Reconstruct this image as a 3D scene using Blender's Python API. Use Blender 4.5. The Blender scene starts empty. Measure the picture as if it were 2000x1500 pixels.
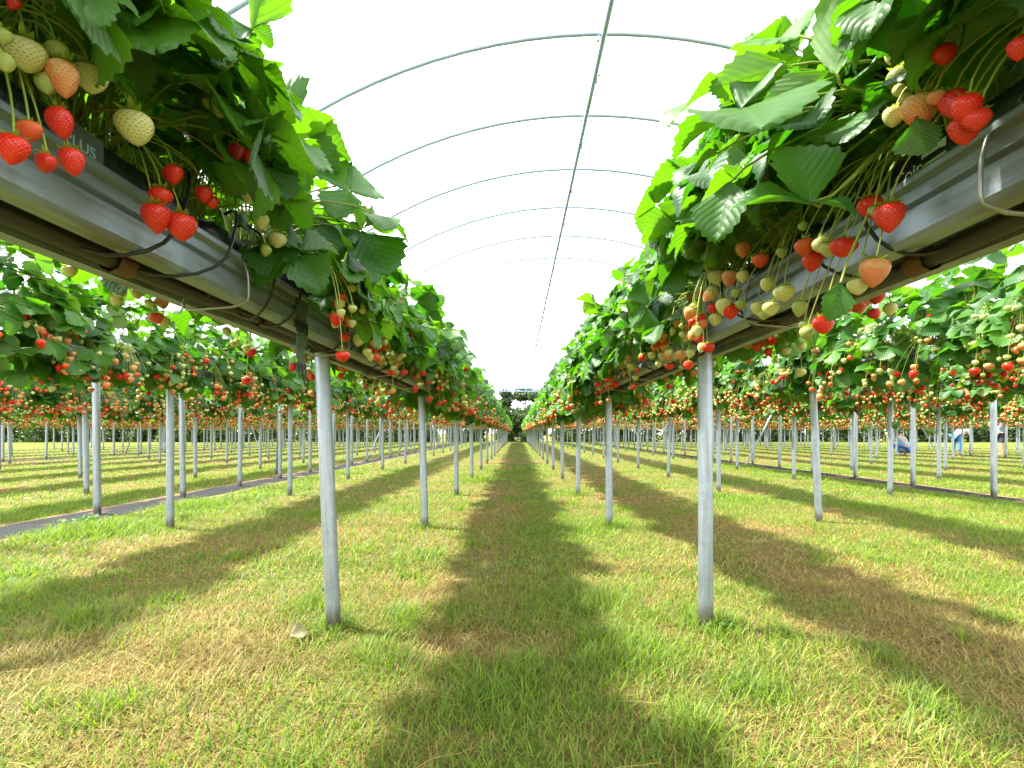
import bpy, math, random
import numpy as np
from mathutils import Vector, Matrix, Quaternion
random.seed(7); RG = np.random.default_rng(11)
scn = bpy.context.scene; COL = scn.collection
PI = math.pi
def at(px, py, d):            # photo pixel (2000x1500) at distance d -> world point
    return np.array([(px-1010)/889*d, d, 1-(py-845)/889*d])

# ---------------------------------------------------------------- mesh accumulator
class MB:
    def __init__(s): s.v=[]; s.f=[]; s.u=[]; s.r=[]; s.d=[]; s.m=[]; s.n=0
    def add(s, V, F, mat=0, uv=None, rnd=0.5, dry=0.0):
        V=np.asarray(V,float).reshape(-1,3); F=np.asarray(F,int)
        s.v.append(V); s.f.append(F+s.n)
        s.u.append(np.zeros((len(V),2)) if uv is None else np.asarray(uv,float))
        s.r.append(np.broadcast_to(np.asarray(rnd,float),(len(V),))); s.d.append(np.broadcast_to(np.asarray(dry,float),(len(V),)))
        s.m.append(np.broadcast_to(np.asarray(mat,int),(len(F),))); s.n+=len(V)
    def inst(s, tpl, R, T, S, mat=0, rnd=None, dry=None):
        tv,tf,tu=tpl; n=len(T); k=len(tv)
        if n==0: return
        V=np.einsum('nij,kj->nki',R*S[:,None,None],tv)+T[:,None,:]
        F=(tf[None]+(np.arange(n)*k)[:,None,None]).reshape(-1,tf.shape[1])
        r=np.repeat(RG.random(n) if rnd is None else rnd,k)
        dd=0.0 if dry is None else np.repeat(dry,k)
        mm=mat if np.isscalar(mat) else np.repeat(mat,len(tf))
        s.add(V.reshape(-1,3),F,mm,np.tile(tu,(n,1)),r,dd)
    def mesh(s, name, mats, smooth=True):
        me=bpy.data.meshes.new(name)
        V=np.concatenate(s.v); U=np.concatenate(s.u); r=np.concatenate(s.r); d=np.concatenate(s.d)
        loops=np.concatenate([f.ravel() for f in s.f]); tot=np.concatenate([np.full(len(f),f.shape[1]) for f in s.f])
        me.vertices.add(len(V)); me.vertices.foreach_set('co',V.astype(np.float32).ravel())
        me.loops.add(len(loops)); me.loops.foreach_set('vertex_index',loops.astype(np.int32))
        me.polygons.add(len(tot)); st=np.concatenate([[0],np.cumsum(tot)[:-1]])
        me.polygons.foreach_set('loop_start',st.astype(np.int32))
        me.polygons.foreach_set('material_index',np.concatenate(s.m).astype(np.int32))
        me.polygons.foreach_set('use_smooth',np.full(len(tot),smooth))
        me.update(calc_edges=True)
        ul=me.uv_layers.new(name='UVMap'); ul.data.foreach_set('uv',U[loops].astype(np.float32).ravel())
        a=me.attributes.new('rnd','FLOAT','POINT'); a.data.foreach_set('value',r.astype(np.float32))
        a=me.attributes.new('dry','FLOAT','POINT'); a.data.foreach_set('value',d.astype(np.float32))
        for m in mats: me.materials.append(m)
        return me
    def build(s, name, mats, parent=None, smooth=True):
        return link(name, s.mesh(name,mats,smooth), parent)
def link(name, me, parent=None, loc=None):
    o=bpy.data.objects.new(name,me); COL.objects.link(o)
    if parent is not None: o.parent=parent
    if loc is not None: o.location=loc
    return o
def empty(name, loc=(0,0,0)):
    o=bpy.data.objects.new(name,None); COL.objects.link(o); o.location=loc; o.empty_display_size=.1; return o
def tag(o, label=None, cat=None, group=None, kind=None):
    if label: o['label']=label
    if cat: o['category']=cat
    if group: o['group']=group
    if kind: o['kind']=kind
    return o
def nz(a): return a/np.maximum(np.linalg.norm(a,axis=-1,keepdims=True),1e-9)

def tubes(P, r, sides=4, cap=False):      # P (n,k,3), r (n,k) -> V,F,uv
    P=np.asarray(P,float); n,k,_=P.shape; r=np.broadcast_to(np.asarray(r,float),(n,k))
    T=nz(np.gradient(P,axis=1)); ref=np.where(np.abs(T[...,2:3])>.9,np.array([1.,0,0]),np.array([0,0,1.]))
    ref=np.broadcast_to(np.mean(ref,axis=1,keepdims=True),T.shape)
    A=nz(np.cross(T,ref)); B=np.cross(T,A)
    a=np.arange(sides)*2*PI/sides
    V=P[:,:,None,:]+r[:,:,None,None]*(A[:,:,None,:]*np.cos(a)[:,None]+B[:,:,None,:]*np.sin(a)[:,None])
    i=np.arange(k-1)[:,None]*sides; j=np.arange(sides)[None]; j2=(j+1)%sides
    q=np.stack([i+j,i+j2,i+sides+j2,i+sides+j],-1).reshape(-1,4)
    F=(q[None]+(np.arange(n)*k*sides)[:,None,None]).reshape(-1,4)
    uv=np.stack(np.broadcast_arrays(np.arange(sides)[None,None]/sides,np.linspace(0,1,k)[None,:,None],),-1)
    uv=np.broadcast_to(uv,(n,k,sides,2)).reshape(-1,2)
    return V.reshape(-1,3),F,uv
def bez(p0,p1,p2,p3,k=8):
    t=np.linspace(0,1,k)[:,None]; p0,p1,p2,p3=[np.asarray(p,float)[...,None,:] for p in (p0,p1,p2,p3)]
    return (1-t)**3*p0+3*(1-t)**2*t*p1+3*(1-t)*t*t*p2+t**3*p3
def box(mb, x0,x1,y0,y1,z0,z1,mat=0):
    V=[(x,y,z) for z in (z0,z1) for y in (y0,y1) for x in (x0,x1)]
    mb.add(V,[(0,2,3,1),(4,5,7,6),(0,1,5,4),(2,6,7,3),(0,4,6,2),(1,3,7,5)],mat)

# ---------------------------------------------------------------- materials
class NT:
    def __init__(s,name):
        s.m=bpy.data.materials.new(name); s.m.use_nodes=True; s.t=s.m.node_tree; s.t.nodes.clear()
        s.out=s.n('ShaderNodeOutputMaterial')
    def n(s,typ,**k):
        x=s.t.nodes.new(typ)
        for a,b in k.items(): setattr(x,a,b)
        return x
    def set(s,sock,val):
        if isinstance(val,bpy.types.NodeSocket): s.t.links.new(val,sock)
        else: sock.default_value=val
    def math(s,op,a,b=0.0,c=None):
        x=s.n('ShaderNodeMath',operation=op); s.set(x.inputs[0],a); s.set(x.inputs[1],b)
        if c is not None: s.set(x.inputs[2],c)
        return x.outputs[0]
    def mix(s,f,a,b,blend='MIX'):
        x=s.n('ShaderNodeMix',data_type='RGBA',blend_type=blend); s.set(x.inputs[0],f)
        for i,c in ((6,a),(7,b)): s.set(x.inputs[i],c if isinstance(c,bpy.types.NodeSocket) else (*c,1))
        return x.outputs[2]
    def ramp(s,f,lo,hi):
        x=s.n('ShaderNodeMapRange',interpolation_type='SMOOTHSTEP'); s.set(x.inputs[0],f); s.set(x.inputs[1],lo); s.set(x.inputs[2],hi); return x.outputs[0]
    def attr(s,name): return s.n('ShaderNodeAttribute',attribute_name=name).outputs['Fac']
    def noise(s,scale,detail=3,vec=None,rough=.55):
        x=s.n('ShaderNodeTexNoise'); x.inputs['Scale'].default_value=scale; x.inputs['Detail'].default_value=detail; x.inputs['Roughness'].default_value=rough
        if vec is not None: s.set(x.inputs['Vector'],vec)
        return x.outputs['Fac']
    def coord(s,which='Object'): return s.n('ShaderNodeTexCoord').outputs[which]
    def bump(s,h,strength=.3,dist=.01):
        x=s.n('ShaderNodeBump'); s.set(x.inputs['Height'],h); x.inputs['Strength'].default_value=strength; x.inputs['Distance'].default_value=dist; return x.outputs[0]
    def princ(s,col,rough=.5,metal=0.,spec=.5,nrm=None,**kw):
        x=s.n('ShaderNodeBsdfPrincipled'); s.set(x.inputs['Base Color'],col if isinstance(col,bpy.types.NodeSocket) else (*col,1))
        s.set(x.inputs['Roughness'],rough); s.set(x.inputs['Metallic'],metal); s.set(x.inputs['Specular IOR Level'],spec)
        for k,v in kw.items(): s.set(x.inputs[k.replace('_',' ')],v)
        if nrm is not None: s.set(x.inputs['Normal'],nrm)
        return x.outputs[0]
    def fin(s,sh): s.t.links.new(sh,s.out.inputs[0]); return s.m
    def translucent(s,sh,col,f,nrm=None):
        x=s.n('ShaderNodeBsdfTranslucent'); s.set(x.inputs[0],col if isinstance(col,bpy.types.NodeSocket) else (*col,1))
        if nrm is not None: s.set(x.inputs[1],nrm)
        y=s.n('ShaderNodeMixShader'); s.set(y.inputs[0],f); s.t.links.new(sh,y.inputs[1]); s.t.links.new(x.outputs[0],y.inputs[2]); return y.outputs[0]
def plain(name,col,rough=.5,metal=0.,var=.25,scale=12.,spec=.5,bump=0.):
    t=NT(name); nz_=t.noise(scale,4,t.coord()); c=t.mix(nz_,[x*(1-var) for x in col],[min(1,x*(1+var)) for x in col])
    return t.fin(t.princ(c,rough,metal,spec,t.bump(nz_,bump,.004) if bump else None))

def leaf_mat(name, fancy=True):
    t=NT(name); r=t.attr('rnd'); oi=t.n('ShaderNodeObjectInfo').outputs['Random']
    k=t.math('FRACT',t.math('ADD',r,t.math('MULTIPLY',oi,3.7)))
    top=t.mix(k,(.010,.052,.005),(.060,.175,.008))
    old=t.ramp(r,.93,.99); top=t.mix(old,top,(.16,.17,.02))
    under=t.mix(k,(.10,.19,.06),(.14,.25,.07)); tr=t.mix(k,(.04,.23,.003),(.18,.45,.005))
    nrm=None
    if fancy:
        uv=t.n('ShaderNodeSeparateXYZ'); t.set(uv.inputs[0],t.n('ShaderNodeTexCoord').outputs['UV'])
        ax=t.math('ABSOLUTE',t.math('SUBTRACT',uv.outputs[0],.5))
        ph=t.math('MULTIPLY',t.math('SUBTRACT',uv.outputs[1],t.math('MULTIPLY',ax,1.0)),7.0)
        tri=t.math('ABSOLUTE',t.math('SUBTRACT',t.math('FRACT',ph),.5))      # .5 on a vein, 0 between
        vein=t.ramp(tri,.38,.5); mid=t.math('SUBTRACT',1.0,t.ramp(ax,.004,.028)); vein=t.math('MAXIMUM',vein,mid)
        nse=t.noise(9,3,t.n('ShaderNodeTexCoord').outputs['UV'])
        top=t.mix(t.math('MULTIPLY',vein,.5),top,(.09,.20,.05)); top=t.mix(t.math('MULTIPLY',nse,.35),top,(.03,.12,.03))
        under=t.mix(t.math('MULTIPLY',vein,.5),under,(.2,.3,.10)); tr=t.mix(t.math('MULTIPLY',vein,.6),tr,(.03,.13,.005))
        h=t.math('SUBTRACT',t.math('SQRT',t.math('SUBTRACT',.501,tri)),t.math('MULTIPLY',nse,.6)); nrm=t.bump(h,.30,.005)
    bf=t.n('ShaderNodeNewGeometry').outputs['Backfacing']
    col=t.mix(bf,top,under); rough=t.math('ADD',.46,t.math('MULTIPLY',bf,.25))
    sh=t.princ(col,rough,0,.36,nrm)
    return t.fin(t.translucent(sh,tr,.36,nrm))
M={}
M['leaf']=leaf_mat('strawberry_leaf'); M['leaf_far']=leaf_mat('strawberry_leaf_far',False)
def stalk_mat():
    t=NT('stalk'); r=t.attr('rnd'); c=t.mix(r,(.20,.32,.04),(.38,.40,.07)); c=t.mix(t.ramp(r,.88,1),c,(.32,.14,.04))
    return t.fin(t.translucent(t.princ(c,.45),(.3,.42,.04),.2))
M['stalk']=stalk_mat()
def berry_mat(name, base, tip, seed, seeddark, fine=True, rough=.3, redblush=0.):
    t=NT(name); oi=t.n('ShaderNodeObjectInfo').outputs['Random']; r=t.attr('rnd')
    k=t.math('FRACT',t.math('ADD',oi,r))
    uv=t.n('ShaderNodeSeparateXYZ'); t.set(uv.inputs[0],t.n('ShaderNodeTexCoord').outputs['UV'])
    u,v=uv.outputs[0],uv.outputs[1]
    g=t.ramp(v,.1,.95); c=t.mix(g,base,tip)
    c=t.mix(t.math('MULTIPLY',k,.35),c,[x*.6+.02 for x in base])
    if redblush:
        nb=t.noise(2.2,2,t.coord()); c=t.mix(t.math('MULTIPLY',t.ramp(t.math('ADD',nb,t.math('MULTIPLY',k,.25)),.45,.75),redblush),c,(.72,.17,.06))
    nrm=None
    if fine:
        vv=t.math('MULTIPLY',v,13.0); row=t.math('FLOOR',vv)
        uu=t.math('ADD',t.math('MULTIPLY',u,18.0),t.math('MULTIPLY',t.math('MODULO',row,2.0),.5))
        du=t.math('SUBTRACT',t.math('FRACT',uu),.5); dv=t.math('SUBTRACT',t.math('FRACT',vv),.5)
        ds=t.math('SQRT',t.math('ADD',t.math('POWER',t.math('MULTIPLY',du,1.15),2.0),t.math('POWER',dv,2.0)))
        sm=t.math('SUBTRACT',1.0,t.ramp(ds,.10,.24)); c=t.mix(t.math('MULTIPLY',sm,.75),c,seeddark); c=t.mix(t.math('MULTIPLY',t.math('SUBTRACT',1.0,t.ramp(ds,.03,.12)),.6),c,seed)
        nrm=t.bump(t.ramp(ds,.08,.42),.45,.003)
    return t.fin(t.translucent(t.princ(c,rough,0,.5,nrm),c,.22))
BM=dict(ripe=dict(base=(.70,.022,.008),tip=(.82,.030,.010),seed=(.72,.22,.05),seeddark=(.42,.006,.005),rough=.24),
        orange=dict(base=(.78,.13,.03),tip=(.80,.06,.02),seed=(.7,.4,.08),seeddark=(.5,.05,.01),rough=.3),
        blush=dict(base=(.66,.46,.16),tip=(.74,.30,.10),seed=(.5,.25,.04),seeddark=(.45,.18,.03),rough=.35,redblush=.75),
        pale=dict(base=(.60,.60,.20),tip=(.70,.66,.30),seed=(.22,.10,.02),seeddark=(.30,.21,.03),rough=.38),
        green=dict(base=(.34,.42,.08),tip=(.42,.48,.12),seed=(.12,.08,.015),seeddark=(.16,.17,.025),rough=.42))
KINDS=['ripe','orange','blush','pale','green']
for k in KINDS:
    M[k]=berry_mat('berry_'+k,**BM[k]); M[k+'_far']=berry_mat('berry_far_'+k,fine=False,**BM[k])
def calyx_mat():
    t=NT('calyx'); r=t.attr('rnd'); c=t.mix(r,(.12,.26,.02),(.30,.38,.04)); return t.fin(t.translucent(t.princ(c,.5),(.4,.5,.03),.35))
M['calyx']=calyx_mat()
def zinc(name,a,b,rough=.42,metal=.75,dirt=.35):
    t=NT(name); co=t.coord(); mp=t.n('ShaderNodeMapping'); t.set(mp.inputs[0],co); mp.inputs['Scale'].default_value=(14,1.2,14)
    s=t.noise(3,5,mp.outputs[0]); n2=t.noise(5,4,co); c=t.mix(s,a,b); c=t.mix(t.math('MULTIPLY',t.ramp(t.math('ADD',t.math('MULTIPLY',n2,.5),t.math('MULTIPLY',s,.5)),.46,.62),dirt),c,(.12,.085,.045))
    rg=t.math('ADD',rough,t.math('MULTIPLY',n2,.2)); return t.fin(t.princ(c,rg,metal,.5,t.bump(s,.1,.003)))
M['zinc']=zinc('galvanised_gutter',(.17,.21,.26),(.40,.46,.54),.36,.6,.6); 
def postmat():
    t=NT('galvanised_post'); co=t.coord(); n1=t.noise(6,4,co); mp=t.n('ShaderNodeMapping'); t.set(mp.inputs[0],co); mp.inputs['Scale'].default_value=(30,30,1.5)
    n2=t.noise(2,4,mp.outputs[0]); c=t.mix(n1,(.24,.29,.35),(.42,.48,.55)); c=t.mix(t.math('MULTIPLY',t.ramp(n2,.45,.65),.5),c,(.18,.20,.22))
    sp=t.n('ShaderNodeTexVoronoi'); t.set(sp.inputs['Vector'],co); sp.inputs['Scale'].default_value=45
    c=t.mix(t.math('MULTIPLY',sp.outputs['Color'],.22),c,(.62,.66,.68))
    sx=t.n('ShaderNodeSeparateXYZ'); t.set(sx.inputs[0],co); mud=t.ramp(t.math('ADD',sx.outputs[2],t.math('MULTIPLY',n1,-.22)),.06,-.06); c=t.mix(t.math('MULTIPLY',mud,.8),c,(.10,.075,.035))
    return t.fin(t.princ(c,t.math('ADD',.34,t.math('MULTIPLY',n1,.25)),.8,.5))
M['post']=postmat()
M['hoop']=plain('hoop_pipe',(.40,.50,.78),.4,.3,.2,5); M['clip']=plain('clip_steel',(.25,.27,.28),.4,.7)
M['pipe']=plain('black_pipe',(.035,.03,.027),.5,0,.4,9); M['tube']=plain('drip_line',(.008,.008,.009),.4)
M['wire']=plain('hook_wire',(.30,.30,.29),.4,.8); M['joint']=plain('pipe_joint',(.12,.05,.03),.6)
def bagmat():
    t=NT('bag_film'); n1=t.noise(22,4,t.coord()); return t.fin(t.princ(t.mix(n1,(.010,.010,.012),(.022,.022,.026)),.32,0,.5,t.bump(n1,.8,.012)))
M['bag']=bagmat(); M['ink']=plain('white_ink',(.75,.78,.80),.5); M['inkpale']=plain('label_ink',(.45,.60,.68),.5); M['inkdark']=plain('dark_ink',(.02,.02,.025),.5); M['inkgrey']=plain('faded_ink',(.10,.13,.17),.5)
M['strap']=plain('green_plastic',(.07,.11,.08),.45); M['strapdark']=plain('dark_plastic',(.02,.025,.02),.5)
M['trunk']=plain('bark',(.07,.05,.035),.9,0,.4,6)
def treemat():
    t=NT('tree_leaf'); r=t.attr('rnd'); c=t.mix(r,(.015,.040,.010),(.05,.095,.02)); return t.fin(t.translucent(t.princ(c,.5),(.10,.2,.01),.25))
M['tree']=treemat()
def fabric():
    t=NT('ground_fabric'); co=t.coord(); w=t.n('ShaderNodeTexWave'); t.set(w.inputs[0],co); w.inputs['Scale'].default_value=60
    n1=t.noise(4,5,co); c=t.mix(n1,(.006,.008,.009),(.016,.019,.021)); c=t.mix(t.math('MULTIPLY',t.ramp(t.noise(1.6,4,co),.55,.7),.8),c,(.22,.14,.08))
    return t.fin(t.princ(c,.85,0,.15,t.bump(n1,.4,.01)))
M['fabric']=fabric()
def soil():
    t=NT('soil'); co=t.coord(); n1=t.noise(9,6,co); return t.fin(t.princ(t.mix(n1,(.10,.06,.035),(.26,.17,.09)),.95,0,.2,t.bump(n1,.8,.03)))
M['soil']=soil()
def ground_mat():
    t=NT('turf'); co=t.coord(); n1=t.noise(1.1,5,co); n2=t.noise(28,5,co,.7); n3=t.noise(.35,3,co)
    g=t.mix(n2,(.035,.055,.010),(.12,.18,.020)); d=t.mix(n2,(.055,.035,.012),(.25,.18,.06))
    c=t.mix(t.ramp(t.math('ADD',t.math('MULTIPLY',n1,.6),t.math('MULTIPLY',n3,.4)),.42,.58),d,g)
    return t.fin(t.princ(c,.95,0,.15,t.bump(n2,.9,.04)))
M['ground']=ground_mat()
def grass_mat():
    t=NT('grass_blade'); r=t.attr('rnd'); d=t.attr('dry')
    g=t.mix(r,(.030,.095,.004),(.175,.280,.012)); s=t.mix(r,(.12,.075,.018),(.42,.335,.105))
    c=t.mix(d,g,s); tr=t.mix(d,t.mix(r,(.10,.30,.004),(.32,.50,.012)),(.42,.30,.09))
    return t.fin(t.translucent(t.princ(c,.55,0,.35),tr,.38))
M['grass']=grass_mat()

# ---------------------------------------------------------------- leaf templates (unit length along +Y, normal +Z)
def leaflet(N, m, teeth=True, asp=1.04, fold=.34, droop=.16, wav=.03):
    V=[];U=[]
    for i in range(N+1):
        a=PI*(.03+.97*i/N); t=(1-math.cos(a))/2; w=asp*.5*(math.sin(PI*min(1,t**.82))**.68 if t<1 else 0)*(.5+.5*min(1,t/.42))+.012
        for j in range(-m,m+1):
            s=j/m; x=s*w; y=t
            if teeth and abs(j)==m:
                if i%2==1: x*=1.06; y+=.045*(1-.4*t)
                else: x*=.92; y-=.010
            z=abs(s)*w*fold-droop*t*t-.10*fold*s*s*s*s+wav*math.sin(t*9+j)*abs(s)
            V.append((x,y+.16*s*s*w-.0,z)); U.append((.5+x/asp,t))
    c=2*m+1; F=[(i*c+j,i*c+j+1,(i+1)*c+j+1,(i+1)*c+j) for i in range(N) for j in range(2*m)]
    return np.array(V),np.array(F),np.array(U)
def rotz(a): c,s=math.cos(a),math.sin(a); return np.array([[c,-s,0],[s,c,0],[0,0,1.]])
def trifol(L):
    v,f,u=L; n=len(v); Vs=[];Fs=[];Us=[]
    for i,(a,sc,tilt) in enumerate(((0,1.,0),(1.32,.92,.28),(-1.32,.92,-.28))):
        w=v*sc; c,s=math.cos(tilt),math.sin(tilt)
        w=w@np.array([[c,0,-s],[0,1,0],[s,0,c]]).T
        w=w+np.array([0,.05,0]); w=w@rotz(a).T
        Vs.append(w);Fs.append(f+i*n);Us.append(u)
    return np.concatenate(Vs),np.concatenate(Fs),np.concatenate(Us)
LF0=leaflet(20,3);  LF2=(np.array([(0,0,0),(.42,.45,.1),(.25,.92,-.04),(-.25,.92,-.04),(-.42,.45,.1)]),np.array([(0,1,2),(0,2,3),(0,3,4)]),np.array([(.5,0),(.9,.45),(.7,.9),(.3,.9),(.1,.45)]))
T0=[trifol(LF0),trifol(leaflet(20,3,True,1.12,.12,.34,.04)),trifol(leaflet(20,3,True,.98,.46,.22,.05))]; T1=[trifol(leaflet(14,2)),trifol(leaflet(14,2,True,1.1,.15,.32,.03)),trifol(leaflet(14,2,True,.98,.46,.2,.04))]; T2=[trifol(LF2)]
def frames(nrm, fwd):
    n=nz(nrm); f=nz(fwd-np.sum(fwd*n,-1,keepdims=True)*n); r=np.cross(f,n)
    return np.stack([r,f,n],-1)
def leaf_layout(rg, n, sx=.44, sy=.27, sz=.50, low=118, neg=.55):
    th=np.radians(rg.uniform(0,1,n)**.75*low); ph=rg.uniform(0,2*PI,n)
    side=np.where(rg.random(n)<.5,1,-1); ph=np.where(rg.random(n)<.62,np.where(side>0,0,PI)+rg.normal(0,.55,n),ph)
    q=rg.uniform(.62,1.05,n)
    D=np.stack([np.sin(th)*np.cos(ph),np.sin(th)*np.sin(ph),np.cos(th)],-1)
    P=D*np.array([sx,sy,sz])*q[:,None]; P[:,2]=np.where(P[:,2]<0,P[:,2]*neg,P[:,2])+.02
    nrm=D*np.array([.75,.6,.3])+np.array([0,0,.62])+rg.normal(0,.33,(n,3))
    fwd=D*np.array([1,.8,.25])+np.array([0,0,-.35])+rg.normal(0,.45,(n,3))
    S=rg.uniform(.095,.148,n)
    return P,frames(nrm,fwd),S
def add_petioles(mb, rg, P, base_sp=.05, r=.0032, sides=4, mat=1, k=6):
    n=len(P); b=rg.normal(0,1,(n,3))*np.array([.03,.07,.01]); 
    c1=b+np.stack([P[:,0]*.15,P[:,1]*.15,.12+np.maximum(P[:,2],0)*.55],-1); c2=P*np.array([.75,.75,1])+np.array([0,0,.06])
    pts=bez(b,c1,c2,P,k); V,F,U=tubes(pts,np.linspace(r,r*.6,k)[None],sides)
    mb.add(V,F,mat,U,np.repeat(rg.random(n),k*sides))
def foliage_mesh(seed, n, tpl, petiole=True, far=False, **kw):
    rg=np.random.default_rng(seed); mb=MB(); P,R,S=leaf_layout(rg,n,**kw)
    for q,tp in enumerate(tpl): mb.inst(tp,R[q::len(tpl)],P[q::len(tpl)],S[q::len(tpl)],0,rg.random(len(P[q::len(tpl)])))
    if petiole: add_petioles(mb,rg,P,sides=4 if not far else 3,k=6 if not far else 4)
    return mb
# ---------------------------------------------------------------- berries (unit width, top at origin, hanging along -Z)
def berry_tpl(nu,nv,seed=0,length=1.12,pw=.60):
    rg=random.Random(seed); V=[];U=[];a0=rg.random()*6; l2=rg.uniform(.02,.07); l3=rg.uniform(.0,.05)
    for i in range(nv+1):
        t=i/nv; s=.5-.5*math.cos(PI*t)
        r=.5*math.sin(PI*min(1,max(s,.0)**pw))**.78 if 0<t<1 else .0
        for j in range(nu+1):
            a=2*PI*j/nu; rr=r*(1+l2*math.cos(2*a+a0)+l3*math.cos(3*a+2*a0))
            zz=-s*length+ (.07*(1-min(1,r/.3)) if s>.5 else -.05*(1-min(1,r/.4)))
            V.append((rr*math.cos(a),rr*math.sin(a),zz)); U.append((j/nu,s))
    c=nu+1; F=[(i*c+j,i*c+j+1,(i+1)*c+j+1,(i+1)*c+j) for i in range(nv) for j in range(nu)]
    F=[f[::-1] for f in F]
    return np.array(V),np.array(F),np.array(U)
def calyx_tpl(n=9,seed=0,up=.18):
    rg=random.Random(seed); V=[];F=[]
    for k in range(n):
        a=2*PI*k/n+rg.uniform(-.15,.15); L=rg.uniform(.36,.55); w=.10; d=np.array([math.cos(a),math.sin(a),0]); s=np.array([-math.sin(a),math.cos(a),0]); z=rg.uniform(-.5,1.3)*up; b=len(V)
        for q,ww in ((0.03,.5),(.45,1.),(.8,.6),(1.,.04)):
            zz=.02-.10*math.sin(q*PI*.6)+z*q**2.2
            for sg in (-1,1): V.append(d*L*q+s*ww*w*sg+np.array([0,0,zz]))
        for q in range(3): F.append((b+2*q,b+2*q+1,b+2*q+3,b+2*q+2))
    V=np.array(V); return V,np.array(F),np.zeros((len(V),2))
I3=np.eye(3)[None]; Z3=np.zeros((1,3)); ONE=np.ones(1)
BERRY={};CALYX=[];BERRYMID={};BERRYLO=berry_tpl(6,3); BERRYMD=berry_tpl(10,6)
SH=[(1.0,.60),(1.12,.56),(.92,.66),(1.05,.60)]
for k in KINDS:
    BERRY[k]=[]
    for s in range(4):
        mb=MB(); mb.inst(berry_tpl(22,14,s*7+KINDS.index(k),*SH[s]),I3,Z3,ONE,0,np.array([s*.23])); BERRY[k].append(mb.mesh('strawberry',[M[k]]))
    BERRYMID[k]=[]
    for s in range(2):
        mb=MB(); mb.inst(berry_tpl(10,7,s+3,*SH[s]),I3,Z3,ONE,0,np.array([s*.4])); mb.inst(calyx_tpl(7,s),I3,Z3,ONE,1); BERRYMID[k].append(mb.mesh('strawberry',[M[k+'_far'],M['calyx']]))
for s in range(4):
    mb=MB(); mb.inst(calyx_tpl(10,s+20,.22),I3,Z3,ONE,0); CALYX.append(mb.mesh('calyx',[M['calyx']]))

ZC=1.60          # crown height
def truss_layout(rg, ntr=2, lo=4, hi=7, sides=(-1,1), zlo=-.24, xr=(.19,.34), pk=(.19,.14,.18,.38,.11)):
    """berries [(pos,size,kind)], stalk paths list of (k,3)"""
    G=[]
    for s in sides:
        for q in range(ntr):
            B=[];S=[];G.append((B,S)); root=np.array([s*.05,rg.uniform(-.12,.12),.02]); E=np.array([s*rg.uniform(*xr),rg.uniform(-.17,.17),rg.uniform(zlo,.0)])
            kn=E*np.array([.85,.9,0])+np.array([0,0,max(E[2],-.10)+.07])
            S.append((bez(root,root+np.array([s*.08,0,.14]),kn+np.array([-s*.05,0,.05]),kn,7),.0034))
            for i in range(rg.integers(lo,hi)):
                k=rg.choice(5,p=pk); kind=KINDS[k]
                sz=rg.uniform(.034,.052) if k<3 else (rg.uniform(.026,.044) if k==3 else rg.uniform(.015,.028))
                p=E+rg.normal(0,1,3)*np.array([.028,.065,.055]); 
                if abs(p[0])<.165: p[0]=s*.17
                top=p+np.array([0,0,sz*.0])
                S.append((bez(kn,kn+np.array([s*.03,(p[1]-kn[1])*.4,.03]),top+np.array([0,0,.05]),top,6),.0021))
                B.append((top,sz,kind))
    return G
def stalk_mesh(S, sides=4):
    mb=MB()
    for P,r in S:
        V,F,U=tubes(P[None],np.linspace(r,r*.75,len(P))[None],sides); mb.add(V,F,0,U,RG.random()*.9)
    return mb.mesh('fruit_stalk',[M['stalk']])
VAR0=[];VAR1=[];VARH=[]
for i in range(6):
    rg=np.random.default_rng(100+i); G=truss_layout(rg,2,4,7)
    VAR0.append((foliage_mesh(40+i,44,T0,low=122,neg=.55).mesh('foliage',[M['leaf'],M['stalk']]),[(stalk_mesh(S),B) for B,S in G]))
    VARH.append(foliage_mesh(80+i,66,T0,low=84,sx=.42).mesh('foliage',[M['leaf'],M['stalk']]))
for i in range(6):
    rg=np.random.default_rng(200+i); G=truss_layout(rg,3,3,11,zlo=-.34,xr=(.27,.44),pk=(.13,.13,.20,.44,.10))
    fm=foliage_mesh(60+i,46,T1,far=True,low=140,neg=.8).mesh('foliage',[M['leaf'],M['stalk']]); tr=[]
    for B,S in G:
        mb=MB()
        for P,r in S:
            V,F,U=tubes(P[None],np.linspace(r,r*.75,len(P))[None],3); mb.add(V,F,6,U,RG.random()*.9)
        for p,sz,kd in B:
            mb.inst(BERRYMD,I3,np.array([p]),np.array([sz*1.2]),KINDS.index(kd)); mb.inst(calyx_tpl(6,1),I3,np.array([p]),np.array([sz]),5)
        tr.append(mb.mesh('fruit_truss',[M[k+'_far'] for k in KINDS]+[M['calyx'],M['stalk']]))
    VAR1.append((fm,[(stalk_mesh(S,3),B) for B,S in G],tr))

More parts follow.
